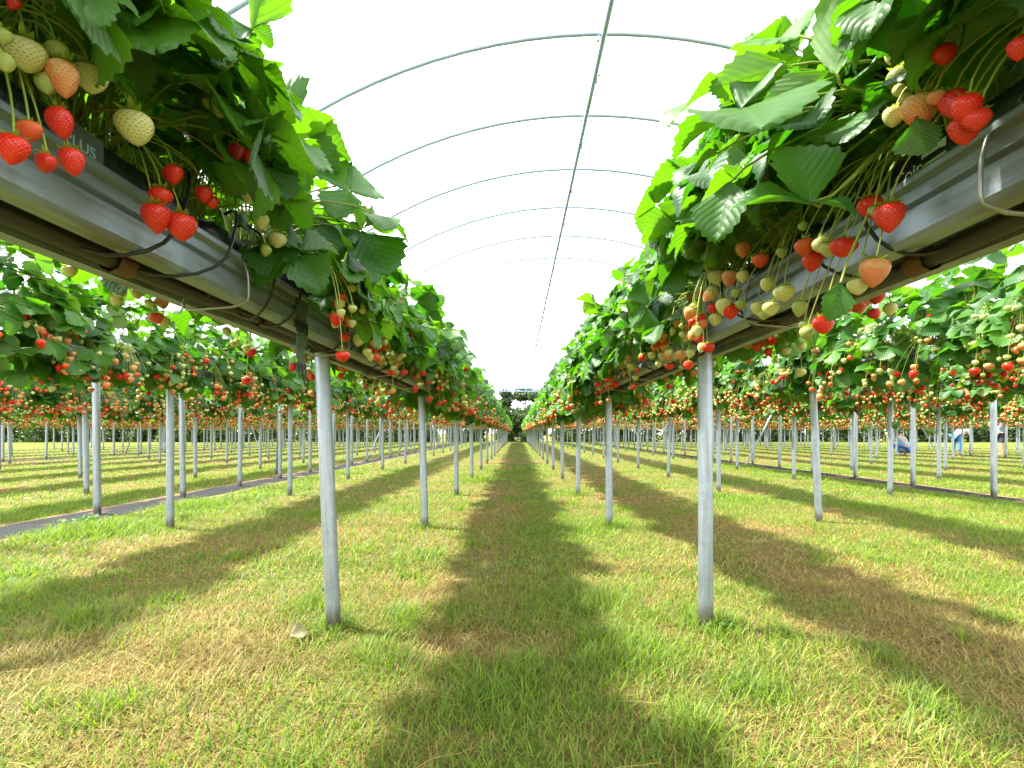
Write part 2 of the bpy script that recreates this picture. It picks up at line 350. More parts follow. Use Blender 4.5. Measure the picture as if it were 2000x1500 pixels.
# ---------------------------------------------------------------- rows
class Row:
    def __init__(s,x,zg,words,posts,y1=45.): s.x=x; s.zg=zg; s.words=words; s.posts=posts; s.y1=y1
def pseq(a,st,n): return [a+st*i for i in range(n)]
ROWS=[Row(-.97,1.405,'row left of the central aisle',pseq(2.32,2.48,18)),
      Row(.97,1.41,'row right of the central aisle',pseq(2.34,2.46,18)),
      Row(-3.62,1.56,'second row to the left of the aisle',pseq(2.25,2.5,18)),
      Row(3.37,1.55,'second row to the right of the aisle',pseq(2.55,2.53,17)),
      Row(5.9,1.56,'third row to the right of the aisle',pseq(4.7,2.5,17)),
      Row(-7.0,1.50,'third row to the left of the aisle',pseq(4.9,2.5,17)),
      Row(-9.5,1.50,'fourth row to the left of the aisle',pseq(7.4,2.5,16)),
      Row(8.9,1.50,'fourth row to the right of the aisle',pseq(7.1,2.5,16)),
      Row(11.2,1.50,'fifth row to the right of the aisle',pseq(9.4,2.5,15)),
      Row(-11.7,1.48,'fifth row to the left of the aisle',pseq(9.9,2.5,15)),
      Row(13.6,1.48,'sixth row to the right of the aisle',pseq(12.2,2.5,14)),
      Row(-14,1.48,'sixth row to the left of the aisle',pseq(12.3,2.5,14)),
      Row(16.,1.48,'seventh row to the right of the aisle',pseq(14.2,2.5,13)),
      Row(-16.4,1.48,'seventh row to the left of the aisle',pseq(14.7,2.5,13)),
      Row(18.4,1.48,'eighth row to the right of the aisle',pseq(16.3,2.5,12)),
      Row(-19.5,1.48,'eighth row to the left of the aisle',pseq(17.5,2.5,11)),
      Row(21.5,1.48,'ninth row to the right of the aisle',pseq(19.5,2.5,11)),
      Row(-22,1.48,'ninth row to the left of the aisle',pseq(19.8,2.5,10)),
      Row(24.,1.48,'tenth row to the right of the aisle',pseq(21.5,2.5,10)),
      Row(-25,1.48,'tenth row to the left of the aisle',pseq(22.5,2.5,9)),
      Row(28.,1.48,'outermost row to the right of the aisle',pseq(25.5,2.5,8)),
      Row(-29,1.48,'outermost row to the left of the aisle',pseq(26.,2.5,8))]
GUT=[(-.142,.128),(-.142,.116),(-.124,.110),(-.124,.084),(-.110,.077),(-.110,.066),(-.124,.059),(-.124,.014),(-.114,0),(-.072,0),(-.064,.06),(-.03,.072),(.03,.072),(.064,.06),(.072,0),(.114,0),(.124,.014),(.124,.059),(.110,.066),(.110,.077),(.124,.084),(.124,.110),(.142,.116),(.142,.128)]
def gutter_mesh(L, seg=2.5):
    g=np.array(GUT); n=len(g); inner=g.copy(); inner[:,1]+=.006; inner[:,0]*=.97
    ring=np.concatenate([g,inner[::-1]]); m=len(ring); k=max(2,int(L/seg)+1); ys=np.linspace(0,L,k)
    V=np.array([(x,y,z) for y in ys for x,z in ring]); i=np.arange(k-1)[:,None]*m; j=np.arange(m)[None]; j2=(j+1)%m
    F=np.stack([i+j,i+m+j,i+m+j2,i+j2],-1).reshape(-1,4)
    mb=MB(); mb.add(V,F)
    for e,fl in ((0,1),((k-1)*m,-1)):
        caps=[(e+q,e+q+1,e+m-2-q,e+m-1-q)[::fl] for q in range(n-1)]; mb.add(np.zeros((0,3)),np.zeros((0,4),int)); mb.f.append(np.array(caps)); mb.m.append(np.zeros(len(caps),int))
    me=mb.mesh('gutter',[M['zinc']],False); return me
def post_mesh(h, r=.036, sides=16):
    mb=MB(); z=np.array([-.3,0,h*.5,h]); P=np.stack([np.zeros(4),np.zeros(4),z],-1)
    V,F,U=tubes(P[None],np.full((1,4),r),sides); mb.add(V,F,0,U)
    return mb.mesh('support_post',[M['post']])
def pipe_mesh(L, sag=True, r=.022, seed=0):
    rg=np.random.default_rng(seed); k=int(L/.18); y=np.linspace(0,L,k); ph=rg.uniform(0,6)
    z=-.012+.010*np.sin(y*4.1+ph)+.012*np.sin(y*1.7+ph); x=.012*np.sin(y*2.3+ph)
    P=np.stack([x,y,z-.0],-1); mb=MB(); V,F,U=tubes(P[None],np.full((1,k),r),8); mb.add(V,F,0,U)
    yj=np.arange(.35,L,.62)
    if L>20 and sag:
        for q in yj[:20]:
            zz=np.interp(q,y,z); xx=np.interp(q,y,x); V,F,U=tubes(np.array([[(xx,q-.025,zz),(xx,q+.025,zz)]]),np.full((1,2),r*1.35),8); mb.add(V,F,1,U)
    return mb.mesh('drip_pipe',[M['pipe'],M['joint']])
def dtube_mesh(seed):           # thin drip line from the pipe, out round the gutter edge and up to the bag (inner side = -x)
    rg=np.random.default_rng(seed); dy=rg.uniform(-.18,.28); mb=MB()
    a=np.array([-.01,0,0]); d=np.array([-.10,dy,.215+.04*rg.random()])
    mid=np.array([-.165-.03*rg.random(),dy*.55,.10])
    P=np.concatenate([bez(a,a+np.array([-.05,.02,-.05-.03*rg.random()]),mid+np.array([0,-.02,-.11]),mid,8),bez(mid,mid+np.array([0,.02,.08]),d+np.array([-.05,0,.03]),d,6)[1:]])
    V,F,U=tubes(P[None],np.full((1,len(P)),.0042),6); mb.add(V,F,0,U); return mb.mesh('drip_tube',[M['tube']])
def hook_mesh():
    P=np.array([(-.128,.0,.13),(-.150,.0,.10),(-.158,0,.02),(-.150,0,-.02),(-.02,0,-.03),(.03,0,-.035),(.045,0,-.02),(.04,0,.0)])
    k=[P[0]]
    for a,b in zip(P[:-1],P[1:]): k+= [a*.7+b*.3,a*.3+b*.7]
    k.append(P[-1]); k=np.array(k); mb=MB(); V,F,U=tubes(k[None],np.full((1,len(k)),.0042),6); mb.add(V,F,0,U); return mb.mesh('wire_hook',[M['wire']])
GM={};PM={}
DT=[dtube_mesh(i) for i in range(6)]; HK=hook_mesh()
for ri,r in enumerate(ROWS):
    y0=-.6 if ri<2 else max(.2,abs(r.x)*.80-.8)
    root=tag(empty('growing_rack',(r.x,y0,0)),f'long galvanised gutter on tall steel posts, the {r.words}','growing rack','gutter racks carrying the strawberries')
    L=round(r.y1-y0); 
    if L not in GM: GM[L]=gutter_mesh(L)
    link('gutter',GM[L],root,(0,0,r.zg))
    if ri<8: link('drip_pipe',pipe_mesh(L-.3,ri<2,seed=ri),root,(-.005*np.sign(r.x),.1,r.zg+.018))
    pm=PM.setdefault(round(r.zg,2),post_mesh(r.zg))
    for pi,py in enumerate(r.posts):
        if py>r.y1: break
        o=link('support_post',pm,root,(0,py-y0,0)); rr=random.Random(ri*100+pi)
        o.rotation_euler=(rr.gauss(0,.008),rr.gauss(0,.010),rr.random()*6)
        if ri==0 and pi==0: o.rotation_euler=(0,-.043,0); o.location.x+=.035
        if ri==0 and pi==1: o.rotation_euler=(0,-.03,0)
        if ri==3 and pi==1: o.rotation_euler=(0,-.045,0)
    if ri<2:
        s=1 if r.x>0 else -1
        for k in range(22):
            o=link('drip_tube',DT[(k*5+ri)%6],root,(0,1.28+k*.29-(0 if k%2 else .16)+.03*ri,r.zg+.01)); o.scale=(s,1,1)
        for k in range(7):
            o=link('wire_hook',HK,root,(0,1.15+k*.83+ri*.25,r.zg)); o.scale=(s,1,1)
# grow bags on the two aisle rows
def bag_mesh(seed,L=1.13):
    rg=np.random.default_rng(seed); ny,na=16,14; V=[]
    for i in range(ny+1):
        y=L*i/ny; e=min(1,min(i,ny-i)/1.2+.35)
        for j in range(na):
            a=2*PI*j/na; c,s=math.cos(a),math.sin(a); x=.118*np.sign(c)*abs(c)**.55; z=.062+.060*np.sign(s)*abs(s)**.6*e
            V.append((x*(.9+.1*e)+rg.normal(0,.003),y,z+rg.normal(0,.0025)))
    F=[(i*na+j,(i+1)*na+j,(i+1)*na+(j+1)%na,i*na+(j+1)%na) for i in range(ny) for j in range(na)]
    mb=MB(); mb.add(V,F)
    for b,fl in ((0,1),(ny*na,-1)):
        mb.f.append(np.array([(b+q,b+q+1,b+na-2-q,b+na-1-q)[::fl] for q in range(na//2-1)])); mb.m.append(np.zeros(na//2-1,int))
    return mb.mesh('grow_bag',[M['bag']])
BAGM=[bag_mesh(i) for i in range(3)]; BAGS={}
ORD=['nearest','second','third','fourth','fifth','sixth','seventh','eighth']
for ri in (0,1):
    r=ROWS[ri]
    for k in range(7):
        o=link('grow_bag',BAGM[k%3],None,(r.x,.1+k*1.15,r.zg+.092)); BAGS[ri,k]=o
        tag(o,f'black film grow bag under the leaves, {ORD[k]} along the gutter {"left" if ri==0 else "right"} of the aisle','grow bag','black grow bags lying in the gutters')
def text(body, size, mat, parent, y, z, side, name='printed_text', off=.1215):
    cu=bpy.data.curves.new('t','FONT'); cu.body=body; cu.size=size; cu.extrude=.0006; tmp=bpy.data.objects.new('t',cu); COL.objects.link(tmp)
    dg=bpy.context.evaluated_depsgraph_get(); me=bpy.data.meshes.new_from_object(tmp.evaluated_get(dg)); bpy.data.objects.remove(tmp)
    me.name=name; me.materials.clear(); me.materials.append(mat); o=link(name,me,parent)
    # side -1: face looks towards -x (right row), reads towards -y; side +1: face looks +x, reads towards +y
    o.matrix_local=Matrix.Translation((off*side,y,z))@Matrix(((0,0,side,0),(side,0,0,0),(0,1,0,0),(0,0,0,1)))
    return o
def panel(parent,y0,y1,z0,z1,mat,side,off=.1195,name='printed_panel'):
    mb=MB(); a,b=sorted((off*side,(off+.001)*side)); box(mb,a,b,y0,y1,z0,z1); return mb.build(name,[mat],parent,smooth=False)
b=BAGS[1,0]
panel(b,.802,.856,.026,.086,M['inkpale'],-1); text('Coir',.036,M['ink'],b,.922,.046,-1); text('PLUS',.019,M['inkdark'],b,.852,.058,-1); text('TR',.016,M['inkdark'],b,.838,.036,-1)
b=BAGS[0,0]
panel(b,.745,.835,.028,.100,M['inkgrey'],1); text('PLUS',.030,M['inkpale'],b,.752,.052,1,off=.1212); text('Ro',.034,M['ink'],b,.93,.030,1)

# ---------------------------------------------------------------- plants
SP=.30; INDIV=[]
def lim(x): return max(.12,abs(x)*.83)
spans={0:(.12,22.5),1:(.12,22.5),2:(3.0,13.),3:(2.6,12.5),4:(4.7,11.),5:(5.6,12.),6:(7.7,12.),7:(7.2,11.5)}
PL={}
def ordw(n): return ['first','second','third','fourth','fifth','sixth','seventh','eighth','ninth','tenth','eleventh','twelfth','thirteenth','fourteenth','fifteenth','sixteenth','seventeenth','eighteenth'][n]
REST=[]
for ri,r in enumerate(ROWS):
    a,b=spans.get(ri,(0,0)); y=.12 if ri<2 else lim(r.x)-.6
    while y<r.y1-.2:
        if ri in spans and a<=y<=b: INDIV.append((ri,y))
        else: REST.append((ri,y))
        y+=SP
# hand-set berries (photo pixel x, y of the middle, width in pixels, kind, lateral distance from the camera axis)
HB=[(8,128,36,'green'),(50,118,74,'pale'),(118,155,62,'blush'),(92,172,46,'green'),(175,160,58,'pale'),(258,255,70,'pale'),(6,75,34,'green'),(112,243,54,'ripe'),(57,260,42,'orange'),(27,298,60,'ripe'),(93,324,42,'ripe'),(135,320,50,'ripe'),(338,345,38,'ripe'),(315,390,42,'ripe'),(302,428,56,'ripe'),(351,447,56,'ripe'),(397,382,34,'ripe'),(412,398,26,'ripe'),(459,297,30,'ripe'),(486,309,28,'ripe'),(430,215,36,'pale'),(408,205,26,'green'),(485,382,36,'pale'),(540,392,28,'pale'),(552,386,22,'orange'),(511,434,30,'pale'),(543,476,34,'pale'),(520,492,22,'green'),(548,420,26,'pale'),(582,490,18,'green'),(110,105,40,'green'),(30,12,26,'ripe'),
 (678,605,26,'pale'),(700,606,19,'pale'),(712,588,11,'green'),(775,637,15,'pale'),(799,662,19,'ripe'),(729,687,19,'ripe'),(743,680,22,'orange'),(703,668,25,'pale'),(762,684,24,'pale'),(785,668,20,'blush'),(716,690,18,'pale'),(770,700,16,'orange'),(652,592,14,'ripe'),(823,660,15,'pale'),
 (1843,110,42,'ripe'),(1745,110,30,'pale'),(1998,95,44,'ripe'),(1755,160,48,'green'),(1757,180,26,'pale'),(1766,196,24,'pale'),(1747,232,40,'pale'),(1800,220,66,'blush'),(1826,196,32,'blush'),(1862,207,50,'ripe'),(1893,215,56,'ripe'),(1886,258,56,'ripe'),(1908,242,48,'ripe'),(1695,408,44,'ripe'),(1738,428,56,'ripe'),(1708,415,22,'green'),(1570,487,36,'orange'),(1602,484,36,'pale'),(1616,490,30,'pale'),(1648,492,48,'ripe'),(1587,514,38,'ripe'),(1527,495,22,'green'),(1566,445,18,'green'),(1711,533,56,'blush'),(1675,564,40,'pale'),(1450,490,32,'blush'),(1484,513,32,'orange'),(1381,514,28,'pale'),(1397,546,31,'pale'),(1428,545,30,'blush'),(1449,543,24,'pale'),(1390,575,31,'pale'),(1415,601,33,'pale'),(1394,607,26,'ripe'),(1427,612,30,'ripe'),(1398,628,27,'pale'),(1369,578,19,'ripe'),(1446,598,22,'green'),(1437,574,18,'green'),(1499,558,28,'pale'),(1532,578,40,'pale'),(1478,604,27,'pale'),(1506,606,31,'pale'),(1494,618,20,'green'),(1563,604,29,'green'),(1571,638,22,'green'),(1577,652,27,'green'),(1608,640,43,'ripe'),
 (1312,600,21,'pale'),(1313,627,23,'ripe'),(1290,622,22,'pale'),(1275,629,15,'pale'),(1347,582,13,'orange'),(1256,647,15,'pale'),(1270,650,13,'pale'),(1240,655,14,'ripe'),(1252,665,13,'orange'),(1284,664,19,'ripe'),(1301,666,18,'ripe'),(1281,681,17,'blush'),(1297,682,18,'ripe'),(1262,694,15,'pale'),(1274,696,16,'pale'),(1295,698,18,'pale'),(1315,697,18,'pale'),(1331,696,23,'blush'),(1224,691,21,'blush'),(1215,713,21,'pale'),(1230,716,19,'pale'),(1191,747,15,'blush'),(1203,753,15,'ripe'),(1177,721,15,'ripe'),(1161,733,12,'pale'),(1186,711,13,'pale'),(1198,707,12,'pale'),(1174,746,11,'orange'),(1347,640,14,'ripe')]
HBP={}
for i,(px,py,w,kd) in enumerate(HB):
    rr=random.Random(i); X=.765-.03*rr.random()
    if py<330: X-=.03
    d=889*X/abs(px-1010); ri=0 if px<1010 else 1
    w_=w/889*d; p=at(px,py,d); p[2]+=w_*.55
    k=round((d-.12-.06)/SP); k=max(0,k); HBP.setdefault((ri,k),[]).append((p,w_,kd))
HANDMAX=5      # plants 0..HANDMAX-1 of the aisle rows carry only hand-set berries on the aisle side
# hand-set leaflets: base px, tip px, width/length ratio, depth base, depth tip, normal bias (world)
HL=[(1585,395,1592,240,1.0,.90,.86,(0,-.8,.1)),(1585,395,1440,375,.75,.90,.93,(0,-.7,.8)),(1585,395,1680,368,.9,.90,.84,(0,-.6,.9)),
 (1447,213,1475,305,1.35,1.02,.93,(-.2,-.6,.9)),(1447,213,1318,205,.8,1.02,1.10,(-.3,-.2,1)),(1447,213,1500,130,.7,1.02,1.05,(-.4,-.5,.3)),
 (1635,145,1665,5,.62,.90,.92,(.75,.55,.1)),(1618,140,1500,212,.62,.92,.96,(.35,.7,.5)),(1790,118,1738,25,1.0,.80,.85,(.3,.8,.4)),(1995,15,1815,62,.55,.72,.76,(.3,.85,.45)),
(1560,70,1478,20,.7,1.05,1.2,(-.35,-.5,.7)),(1545,128,1396,168,.55,1.0,1.08,(.4,.6,.6)),(1790,232,1822,278,1.2,.80,.78,(.2,.9,.3)),(1428,355,1392,448,.85,1.05,1.02,(-.5,-.6,.3)),
 (1642,552,1634,612,.75,.95,.93,(-.2,-.9,.1)),(1400,170,1330,265,1.1,1.12,1.12,(-.5,-.3,.9)),(1400,300,1330,360,1.1,1.12,1.12,(-.5,-.3,.9)),
 (252,30,305,104,1.25,.86,.80,(.1,-.75,.75)),(252,30,158,12,1.0,.86,.80,(.2,-.5,1)),(252,30,262,-60,1.0,.86,.88,(.2,-.7,.4)),(330,-20,462,18,.6,.90,1.0,(.2,.2,1)),
 (492,56,598,14,.7,1.10,1.16,(.3,.8,.35)),(492,56,545,78,.8,1.1,1.12,(.2,.6,.6)),(492,60,420,75,.9,1.1,1.05,(.5,-.6,.4)),
 (682,372,742,312,1.0,1.72,1.72,(.5,-.6,.4)),(682,372,622,335,1.0,1.72,1.76,(.4,-.7,.4)),(682,372,655,425,1.0,1.72,1.66,(.2,-.8,.5)),(700,452,640,500,1.1,1.75,1.7,(.1,-.7,.6)),(700,452,760,520,1.1,1.75,1.7,(.3,-.7,.5)),
 (560,250,515,150,.9,1.25,1.3,(.3,-.9,.2)),(515,265,600,240,.6,1.25,1.2,(.1,.3,-.9)),(560,290,650,300,.7,1.3,1.3,(.3,-.3,.9))]
HLP={}
for h in HL:
    d=h[5]; ri=0 if h[0]<1010 else 1; k=max(0,round((d-.12)/SP)); HLP.setdefault((ri,k),[]).append(h)
PLANT_GROUP='strawberry plants growing along the racks'
idx={}
for ri,y in INDIV:
    r=ROWS[ri]; k=idx.get(ri,0); idx[ri]=k+1
    rr=random.Random(ri*1000+k); near=y<(4.6 if ri<2 else 0); hand=ri<2 and k<HANDMAX
    root=empty('strawberry_plant',(r.x+rr.uniform(-.02,.02),y,r.zg+.205))
    nb=[p for p in r.posts if p<=y]; pi=len(nb)-1; cnt=sum(1 for q,yy in INDIV if q==ri and (nb[-1] if nb else -9)<=yy<y-.01)
    if pi<0: lab=f'{ordw(min(17,cnt))} leafy strawberry plant before the first post, {r.words}'
    else: lab=f'{ordw(min(17,cnt))} strawberry plant past the {ordw(pi)} post, {r.words}'
    tag(root,lab,'strawberry plant',PLANT_GROUP)
    flip=rr.random()<.5; vi=rr.randrange(6); rz=(PI if flip else 0)+rr.gauss(0,.22); sc=rr.uniform(.84,1.14)
    V=(VAR0 if near else VAR1)[vi]
    fo=link('foliage',VARH[vi] if (k<7 if ri==1 else ri==0 and k<5) else V[0],root); fo.rotation_euler=(0,0,rz); fo.scale=(sc*rr.uniform(.95,1.05),sc,sc*rr.uniform(.92,1.1))
    inner=1 if ri==0 else -1      # aisle side in world x (aisle rows)
    rot=Matrix.Rotation(rz,4,'Z')
    if hand: pass
    elif near or (y<7.5 and ri<2) or (ri in (2,3) and y<5.6):
        for st,B in V[1]:
            so=link('fruit_stalk',st,root); so.rotation_euler=(0,0,rz)
            for q,(p,sz,kd) in enumerate(B):
                pw=rot@Vector(p)
                me=BERRY[kd][(q+k)%4] if near else BERRYMID[kd][q%2]
                if abs(pw.x)<.15: continue
                sz*=1.0 if near else 1.15; o=link('strawberry',me,root,pw); o.scale=(sz,sz,sz*rr.uniform(.92,1.12)); o.rotation_euler=(rr.gauss(0,.22),rr.gauss(0,.22),rr.random()*6)
                if near: link('calyx',CALYX[q%4],o)
    else:
        for me in V[2]:
            o=link('fruit_truss',me,root); o.rotation_euler=(0,0,rz)
    if ri<2 and (ri,k) in HBP:
        base=np.array(root.location)
        for q,(p,w,kd) in enumerate(HBP[ri,k]):
            l=p-base; o=link('strawberry',BERRY[kd][(q*3+k)%4],root,l); o.scale=(w,w*(.76 if p[1]<1.15 else .9),w*rr.uniform(.95,1.1)); o.rotation_euler=(rr.gauss(0,.08),rr.gauss(0,.10),rr.gauss(0,.15)+(PI if rr.random()<.5 else 0))
            link('calyx',CALYX[(q+k)%4],o)
            r0=np.array([inner*.06,rr.uniform(-.06,.06),.04+max(0,l[2])*.8]); up=max(r0[2],l[2])+.06
            link('fruit_stalk',stalk_mesh([(bez(r0,np.array([inner*.13,r0[1]*.6+l[1]*.4,up]),l+np.array([-inner*.015,rr.uniform(-.02,.02),.075]),l+np.array([0,0,-w*.04]),9),.0024)]),root)
    if ri<2 and (ri,k) in HLP:
        mb=MB(); base=np.array(root.location)
        for h in HLP[ri,k]:
            b0=at(h[0],h[1],h[5])-base; t0=at(h[2],h[3],h[6])-base; f=t0-b0; Ln=np.linalg.norm(f)/.97; n=np.array(h[7],float); n=n/np.linalg.norm(n)
            R=frames(n[None],f[None])[0]; R=R@np.diag([h[4],1,1]); mb.inst(LF0,R[None],b0[None],np.array([Ln]),0,np.array([rr.uniform(.05,.85)]))
            r0=np.array([inner*.03,rr.uniform(-.05,.05),.05]); V_,F_,U_=tubes(bez(r0,r0+np.array([0,0,.18]),b0-f/Ln*.08,b0,8)[None],np.linspace(.004,.0026,8)[None],5); mb.add(V_,F_,1,U_,.3)
        mb.build('foliage',[M['leaf'],M['stalk']],root)
for px,py0,py1,d,ri in ((1748,690,830,4.25,3),(1808,668,840,4.0,3),(1840,660,800,3.95,3),(1912,690,830,5.9,4),(1700,745,835,4.6,3),(1925,700,790,5.9,4)):
    a=at(px,py0,d); b=at(px-random.uniform(-12,30),py1,d); ps=[(abs(q.location.y-d),q) for q in COL.objects if q.name.startswith('strawberry_plant') and q.type=='EMPTY' and abs(q.location.x-ROWS[ri].x)<.1]
    q=min(ps,key=lambda e:e[0])[1]; o0=np.array(q.location); r0=o0+np.array([-.05,0,.05]); mb=MB()
    pts=np.concatenate([bez(r0,r0+np.array([-.1,0,.15]),a+np.array([.04,0,.12]),a,7),bez(a,a+np.array([-.01,0,-.1]),b+np.array([.03,0,.12]),b,7)[1:]])-o0
    V,F,U=tubes(pts[None],np.full((1,len(pts)),.0036),5); mb.add(V,F,0,U,.95 if px%3 else .5); mb.inst(T1[0],frames(np.array([[0,-.6,.6],[.4,-.5,.5]]),np.array([[.5,0,-.5],[-.6,0,-.3]])),np.repeat((b-o0)[None],2,0),np.array([.055,.045]),1)
    link('runner',mb.mesh('runner',[M['stalk'],M['leaf']]),q)
# the rest: one mass
mb=MB(); rg=np.random.default_rng(5)
sel=[(ROWS[ri],y) for ri,y in REST if abs(ROWS[ri].x)<1.2*y+1.5]
if sel:
    nL=30; ctr=np.array([(r.x,y,r.zg+.20) for r,y in sel]); n=len(ctr)
    P,R,S=leaf_layout(rg,n*nL,sy=.30,low=138,neg=.8); C=np.repeat(ctr,nL,0); dist=np.repeat(np.linalg.norm(ctr[:,:2],axis=1),nL)
    keep=(rg.random(n*nL)<np.clip(26/np.maximum(dist,1),.35,1)); S=S*np.clip(dist/22,1,1.5)*1.12
    mb.inst(T2[0],R[keep],(P+C)[keep],S[keep],0,rg.random(keep.sum()))
    nB=22; C=np.repeat(ctr,nB,0); s=np.where(rg.random(n*nB)<.5,1,-1); N=n*nB
    P=np.stack([s*rg.uniform(.24,.47,N),rg.uniform(-.17,.17,N),rg.uniform(-.40,-.04,N)],-1)
    kk=rg.choice(5,N,p=[.12,.18,.29,.34,.07]); S=np.array([.052,.050,.048,.046,.03])[kk]*rg.uniform(.85,1.2,N)
    for q in range(5):
        m=kk==q; mb.inst(BERRYLO,np.repeat(I3,m.sum(),0),(P+C)[m],S[m],1+q,rg.random(m.sum()))
    o=mb.build('strawberry_plants',[M['leaf_far']]+[M[k+'_far'] for k in KINDS])
    tag(o,'mass of distant strawberry plants with red and yellow fruit along the far rows','strawberry plants',None,'stuff')

# ---------------------------------------------------------------- tunnel frame
def hoop_mesh(w=12.38, zleg=2.15, zc=5.85, r=.026, n=40):
    h=zc-zleg; a=w/2; Rr=(a*a+h*h)/(2*h); th=math.asin(a/Rr); t=np.linspace(-th,th,n)
    P=np.stack([Rr*np.sin(t),np.zeros(n),zc-Rr+Rr*np.cos(t)],-1); mb=MB(); V,F,U=tubes(P[None],np.full((1,n),r),8); mb.add(V,F,0,U)
    return mb.mesh('tunnel_hoop',[M['hoop']])
HM=hoop_mesh(); XC=1.09; W=12.38
clipm=MB(); box(clipm,-.05,-.02,-.012,.012,-.075,.02); box(clipm,-.05,.02,-.01,.01,.02,.03); CL=clipm.mesh('clip',[M['clip']],False)
HD=[5.53+1.42*i for i in range(-3,28)]
for i,d in enumerate(HD):
    o=link('tunnel_hoop',HM,None,(XC,d,0)); nm=i-3
    lab=f'grey steel arch spanning the aisle overhead, {ordw(nm)} from the camera' if 0<=nm<6 else 'thin grey steel arch far down the tunnel, one of many'
    if nm<0: lab='grey steel arch above the camera, its crown outside the view'
    tag(o,lab,'tunnel hoop','steel hoops over the central tunnel')
for sx,wd in ((-1,'left'),(1,'right')):
    for i,d in enumerate(HD[1:9]):
        tag(link('tunnel_hoop',HM,None,(XC+sx*W,d+.35,0)),f'grey steel arch over the neighbouring tunnel on the {wd}','tunnel hoop',f'steel hoops over the {wd} neighbouring tunnel')
rp=MB(); P=np.array([(XC-.04,y,5.80) for y in np.linspace(1.,45.5,24)]); V,F,U=tubes(P[None],np.full((1,24),.034),8); rp.add(V,F,0,U)
rid=rp.build('ridge_pipe',[M['hoop']]); tag(rid,'long straight steel ridge pipe running overhead along the arches','ridge pipe')
for d in HD:
    for e in (0,.62): link('clip',CL,rid,(XC-.04+(-.03 if e==0 else .06),d+e,5.83 if e==0 else 5.80))
# end bracing of the tunnel
for z,k in ((5.35,0),(5.05,1)):
    pb=MB(); V,F,U=tubes(np.array([[(-3.2+k*-.8,44.6,z),(XC,44.6,z),(5.4+k*.8,44.6,z)]]),np.full((1,3),.05),6); pb.add(V,F,0,U)
    tag(pb.build('tie_bar',[M['hoop']]),('upper' if k==0 else 'lower')+' horizontal steel bar across the far end of the tunnel','tie bar','bars across the tunnel end')
tp=MB(); V,F,U=tubes(np.array([[(0,0,-.3),(0,0,1.),(0,0,2.16)]]),np.full((1,3),.038),12); tp.add(V,F,0,U); TPM=tp.mesh('tunnel_post',[M['post']])
bm_=MB(); V,F,U=tubes(np.array([[(0,0,2.0),(0,.9,.05)]]),np.full((1,2),.026),8); bm_.add(V,F,0,U); BRM=bm_.mesh('brace',[M['post']])
for X,wd in ((XC-W/2,'the dark strip left of the racks'),(XC+W/2,'the dark strip right of the racks'),(XC-1.5*W,'the far left strip'),(XC+1.5*W,'the far right strip')):
    m=0
    for d in HD:
        if d<abs(X)*.84-.5: continue
        o=link('tunnel_post',TPM,None,(X,d,0)); rr=random.Random(int(d*100)); o.rotation_euler=(rr.gauss(0,.008),rr.gauss(0,.008),rr.random()*6)
        if m<4: lab=f'{ordw(m)} grey steel tunnel post along {wd}'
        else: lab=f'far grey steel tunnel post along {wd}'
        tag(o,lab,'tunnel post',f'tunnel posts along {wd}'); m+=1
        if m%6==5: link('brace',BRM,o)

# ---------------------------------------------------------------- ground
g=MB(); xs=np.concatenate([[-400,-120,-60],np.linspace(-40,40,41),[60,120,400]]); ys=np.concatenate([[-60,-10],np.linspace(-2,60,40),[90,150,400]])
X,Y=np.meshgrid(xs,ys); V=np.stack([X.ravel(),Y.ravel(),np.zeros(X.size)],-1); c=len(xs); i=np.arange(len(ys)-1)[:,None]*c; j=np.arange(c-1)[None]
g.add(V,np.stack([i+j,i+j+1,i+c+j+1,i+c+j],-1).reshape(-1,4)); tag(g.build('ground',[M['ground']]),kind='structure')
for X,w in ((XC-W/2,.29),(XC+W/2,.24),(XC-1.5*W,.24),(XC+1.5*W,.24)):
    n=90; y=np.linspace(.5,46,n)
    for nm,ww,z,mt in (('soil_edge',w+.16,.006,'soil'),('ground_cover_strip',w,.014,'fabric')):
        rg=np.random.default_rng(int(abs(X)*10)); a=X-ww+rg.normal(0,.035,n); b_=X+ww+rg.normal(0,.035,n); s=MB()
        s.add(np.concatenate([np.stack([a,y,np.full(n,z)],-1),np.stack([b_,y,np.full(n,z)],-1)]),[(q,n+q,n+q+1,q+1) for q in range(n-1)])
        tag(s.build(nm,[M[mt]]),kind='structure')
